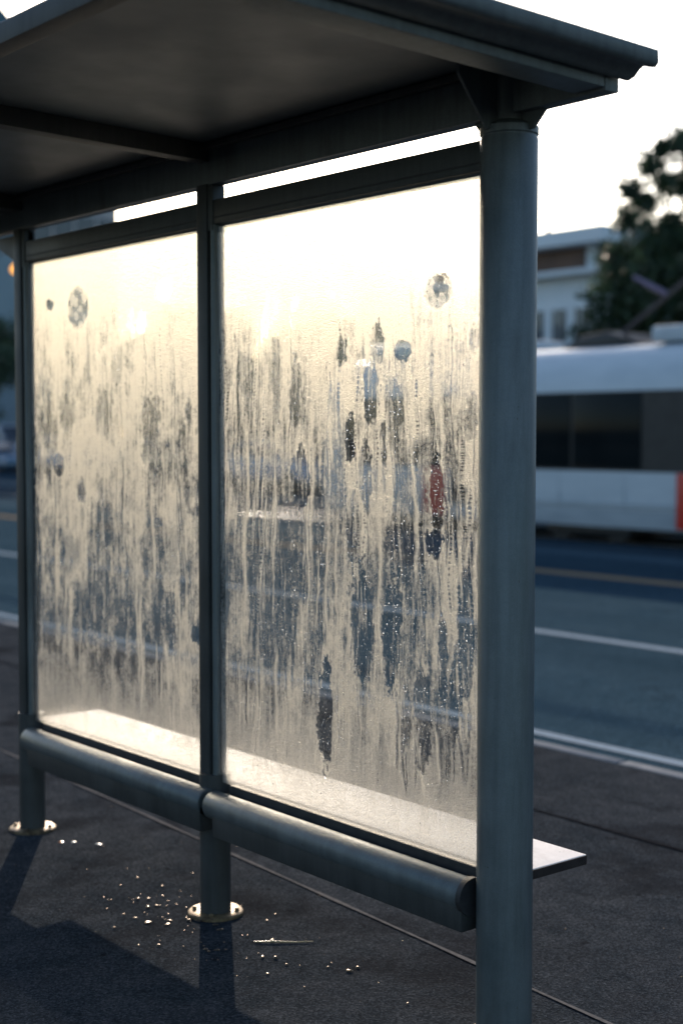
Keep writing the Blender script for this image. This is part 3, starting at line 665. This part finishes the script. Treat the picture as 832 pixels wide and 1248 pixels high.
# ------------------------------------------------------------------ buildings
M['stucco'] = simple('white_render', (.74, .79, .80), (.84, .86, .86), rough=.7, scale=1.2, bump=.3, bscale=30)
M['brown'] = simple('brown_boarding', (.10, .055, .035), (.17, .09, .055), rough=.6, scale=3)
M['wglass'] = simple('window_glass', (.02, .03, .04), (.04, .05, .06), rough=.08, spec=.8, scale=1)
B = empty('white_building', (-29, 28, 0)); tag(B, 'low white flat roofed building with a brown upper band behind the tram', 'building')
def bp_(mb, name, m, par=None):
    o = mb.build(name, m, par or B)
    if par is None: o.location = (29, -28, 0)
    return o
wl = MB(); wl.box(-34.6, -23.75, 28.3, 36, -.1, 5.35); wl.box(-34.6, -24.35, 28.35, 36, 5.35, 6.92); bp_(wl, 'wall', M['stucco'])
bp_(MB().box(-34.9, -23.55, 27.75, 36.3, 6.93, 7.38, .03), 'roof_fascia', M['stucco'])
bp_(MB().box(-34.7, -23.7, 27.9, 28.29, 6.12, 6.27, .02), 'ledge', M['stucco'])
for a, b in ((-34.2, -31.2), (-30.8, -28.4), (-28, -24.62)):
    f_ = bp_(MB().box(a, b, 28.25, 28.345, 6.30, 6.90), 'brown_panel', M['brown'])
bp_(MB().box(-24.34, -23.95, 28.6, 36, 6.0, 6.88), 'side_panel', M['brown'])
x = -34.4
while x < -24.6:
    wf = bp_(MB().box(x, x + .46, 28.262, 28.298, 3.1, 5.2), 'window', M['wglass'])
    MB().box(x - .05, x + .51, 28.24, 28.261, 3.02, 3.09).build('sill', M['stucco'], wf)
    MB().box(x + .21, x + .25, 28.25, 28.261, 3.1, 5.2).build('frame', M['stucco'], wf)
    x += .86
bp_(MB().lathe([(.35, 0), (.3, .25), (.06, .45), (.04, .7)], 12), 'roof_vent', M['t_dark']).location = (29 - 27.6, -28 + 30, 7.38)

def block(name, loc, w, d, h, m, label, floors, bays, roof='flat', rz=0):
    b = empty(name, loc, rz); tag(b, label, 'building', None)
    MB().box(-w / 2, w / 2, -d / 2, d / 2, 0, h).build('wall', m, b)
    if roof == 'flat': MB().box(-w / 2 - .2, w / 2 + .2, -d / 2 - .2, d / 2 + .2, h + .003, h + .5, .05).build('roof', M['kerb'], b)
    else:
        mb = MB(); vs = [mb.b.verts.new(q) for q in ((-w / 2 - .3, -d / 2 - .3, h + .003), (w / 2 + .3, -d / 2 - .3, h + .003), (w / 2 + .3, d / 2 + .3, h + .003), (-w / 2 - .3, d / 2 + .3, h + .003))]; t = mb.b.verts.new((0, 0, h + roof))
        mb.b.faces.new(vs)
        for i in range(4): mb.b.faces.new((vs[i], vs[(i + 1) % 4], t))
        mb.build('roof', simple('teal_slate', (.03, .08, .09), (.05, .12, .13), rough=.5), b)
    fh = (h - .6) / floors
    for f_ in range(floors):
        for k in range(bays):
            x = -w / 2 + (k + .5) * w / bays; z = .5 + f_ * fh + fh * .3
            MB().box(x - w / bays * .25, x + w / bays * .25, -d / 2 - .03, -d / 2 - .003, z, z + fh * .5).build('window', M['wglass'], b)
        if d > 4:
            for k in range(max(1, bays - 1)):
                y = -d / 2 + (k + .5) * d / max(1, bays - 1); z = .5 + f_ * fh + fh * .3
                MB().box(w / 2 + .003, w / 2 + .03, y - .7, y + .7, z, z + fh * .5).build('window', M['wglass'], b)
    return b
block('office_block', (-79, 38.2, 0), 9, 8, 15.5, simple('grey_stone', (.28, .28, .28), (.40, .39, .38), rough=.7, scale=.6), 'pale grey stone block of several storeys glimpsed under the roof at left', 4, 6, rz=R(8))
block('corner_tower', (-72, 30.6, 0), 5.2, 5.2, 23.2, simple('blue_grey_render', (.16, .24, .28), (.22, .3, .33), rough=.6, scale=.6), 'tall blue grey tower with a pointed teal roof at the top left corner', 7, 2, 5.0)
block('shop_block', (-52, 44, 0), 17, 9, 4.4, simple('buff_brick', (.22, .18, .14), (.3, .25, .2), rough=.8, scale=2), 'low buff brick shops behind the street trees', 1, 8)

# ------------------------------------------------------------------ lamps at the left edge
def lamp(loc, h, colr, st, label):
    l = empty('street_lamp', loc); tag(l, label, 'street lamp')
    MB().tube([(0, 0, 0), (0, 0, h * .6), (0, 0, h), (0, -.5, h + .25), (0, -1.0, h + .2)], [.09, .07, .05, .04, .04], 12).build('pole', M['t_dark'], l, smooth=50)
    MB().lathe([(.05, .22), (.22, .10), (.26, 0), (.22, -.14), (.05, -.24)], 18).build('lamp_head', simple('lamp_glow', colr, emit=(colr, st), rough=.5), l, smooth=60).location = (0, -1.0, h + .0)
lamp((-57.2, 28.1, 0), 9.05, (1.0, .42, .06), 1.6, 'street lamp glowing orange at the left edge, the higher of two')
lamp((-57.2, 28.9, 0), 7.95, (.9, .55, .5), .5, 'street lamp with a dull pink glow at the left edge, the lower of two')

# ------------------------------------------------------------------ cars
def car(loc, rz, paint, label, van=False):
    c = empty('parked_car', loc, rz); tag(c, label, 'van' if van else 'car', 'vehicles parked along the far side of the road'); L = 4.7 if van else 4.3; W = 1.75
    if van:
        prof = [(-L / 2, .35), (-L / 2, 1.9), (-L / 2 + .15, 2.05), (.9, 2.05), (1.45, 1.25), (2.25, 1.05), (2.35, .75), (2.35, .35)]
    else:
        prof = [(-L / 2, .4), (-L / 2 - .02, .85), (-1.9, .98), (-1.45, 1.0), (-.95, 1.38), (-.2, 1.46), (.45, 1.40), (1.05, 1.0), (1.9, .86), (2.15, .68), (2.17, .38)]
    b = MB().prism(prof, -W / 2, W / 2, 'y', .07, 3).build('body', paint, c, smooth=40)
    if van: wins = [[(.15, 1.3), (.15, 1.85), (.85, 1.85), (1.3, 1.3)]]
    else: wins = [[(-1.25, 1.02), (-.88, 1.32), (-.25, 1.38), (-.25, 1.02)], [(-.18, 1.02), (-.18, 1.38), (.42, 1.33), (.9, 1.02)]]
    for s in (-1, 1):
        for w_ in wins: MB().prism(w_, *sorted((s * (W / 2 + .002), s * (W / 2 + .012))), 'y').build('side_window', M['wglass'], c)
    fx = (.95, 1.93, 1.5, 1.2) if van else (.56, 1.35, 1.08, .99)
    MB().prism([(fx[0], fx[1]), (fx[0] + .05, fx[1] + .03), (fx[2] + .06, fx[3] + .12), (fx[2], fx[3] + .09)], -W / 2 + .16, W / 2 - .16, 'y').build('windscreen', M['wglass'], c)
    for wx in (-1.35, 1.35):
        for s in (-1, 1):
            t = MB().tube([(wx, s * (W / 2 - .17), .32), (wx, s * (W / 2 + .015), .32)], .32, 24).build('wheel', M['t_dark'], c, smooth=35)
            MB().tube([(wx, s * (W / 2 + .016), .32), (wx, s * (W / 2 + .026), .32)], .19, 16).build('rim', M['galv'], t, smooth=35)
    for s in (-1, 1):
        hx = prof[-2][0]
        MB().box(hx - .12, hx + .03, s * .62 - .16, s * .62 + .16, .60, .74, .02).build('headlight', simple('headlight_lens', (.7, .72, .75), rough=.1), c)
        MB().box(-L / 2 - .04, -L / 2 + .05, s * .68 - .12, s * .68 + .12, .75, .92, .02).build('tail_light', M['t_red'], c)
    return c
cp = lambda n, c_: simple(n, c_, rough=.2, coat=.8, scale=1)
car((-54.5, 24.2, RZ), R(8), cp('blue_paint', (.05, .16, .27)), 'blue car at the left edge, beyond the left post')
car((-58.5, 27.0, 0), R(3), cp('white_paint', (.55, .58, .62)), 'white van farthest left, behind the blue car', True)
car((-46.8, 24.3, 0), R(4), cp('silver_blue_paint', (.26, .34, .48)), 'silver blue car seen dimly near the left edge of the left pane')
car((-36.0, 22.0, 0), R(2), cp('dark_paint', (.03, .035, .04)), 'dark car between the street trees, seen through the left pane')
car((-29.5, 21.3, 0), R(2), cp('pale_blue_paint', (.3, .38, .52)), 'pale blue car just left of the tram, seen through the right pane')

# ------------------------------------------------------------------ light, sky, camera
EL = R(18.0); sd = Vector((-.8302, .5575, 0)).normalized()
sun_dir = Vector((sd.x * math.cos(EL), sd.y * math.cos(EL), math.sin(EL)))
L = bpy.data.lights.new('sun', 'SUN'); L.energy = 4.8; L.angle = R(.5); L.color = (1.0, .83, .68)
lo = bpy.data.objects.new('sun', L); COL.objects.link(lo); lo.rotation_euler = (-sun_dir).to_track_quat('-Z', 'Y').to_euler()
W = bpy.data.worlds.new('World'); S.world = W; W.use_nodes = True; nt = W.node_tree
bg = nt.nodes['Background']; sky = nt.nodes.new('ShaderNodeTexSky'); sky.sky_type = 'NISHITA'; sky.sun_disc = False
sky.sun_elevation = EL; sky.sun_rotation = math.atan2(sd.x, sd.y); sky.dust_density = 1.5; sky.air_density = 1.0; sky.ozone_density = 2.5
nt.links.new(sky.outputs[0], bg.inputs[0]); bg.inputs[1].default_value = .15
cam = bpy.data.cameras.new('camera'); co = bpy.data.objects.new('camera', cam); COL.objects.link(co); S.camera = co
cam.sensor_fit = 'VERTICAL'; cam.sensor_height = 36; cam.lens = 1750 / 1248 * 36; cam.clip_end = 3000; cam.clip_start = .05
F = Vector((-.77450424, .63014305, -.05534362)); Rv = Vector((.63111031, .77569309, 0)); U = Vector((-.04292966, .03492793, .99846737))
mw = Matrix((Rv, U, -F)).transposed().to_4x4(); mw.translation = (2.71003, -2.77695, 1.68); co.matrix_world = mw
cam.dof.use_dof = True; cam.dof.focus_distance = 4.15; cam.dof.aperture_fstop = 1.7
vs = S.view_settings; vs.view_transform = 'Standard'; vs.look = 'None'; vs.exposure = 0.6; vs.gamma = 1; vs.use_curve_mapping = False
cy = S.cycles; cy.max_bounces = 10; cy.transparent_max_bounces = 24; cy.transmission_bounces = 10; cy.diffuse_bounces = 3; cy.glossy_bounces = 4
cy.sample_clamp_indirect = 6; cy.use_denoising = True; cy.caustics_refractive = True; cy.caustics_reflective = True
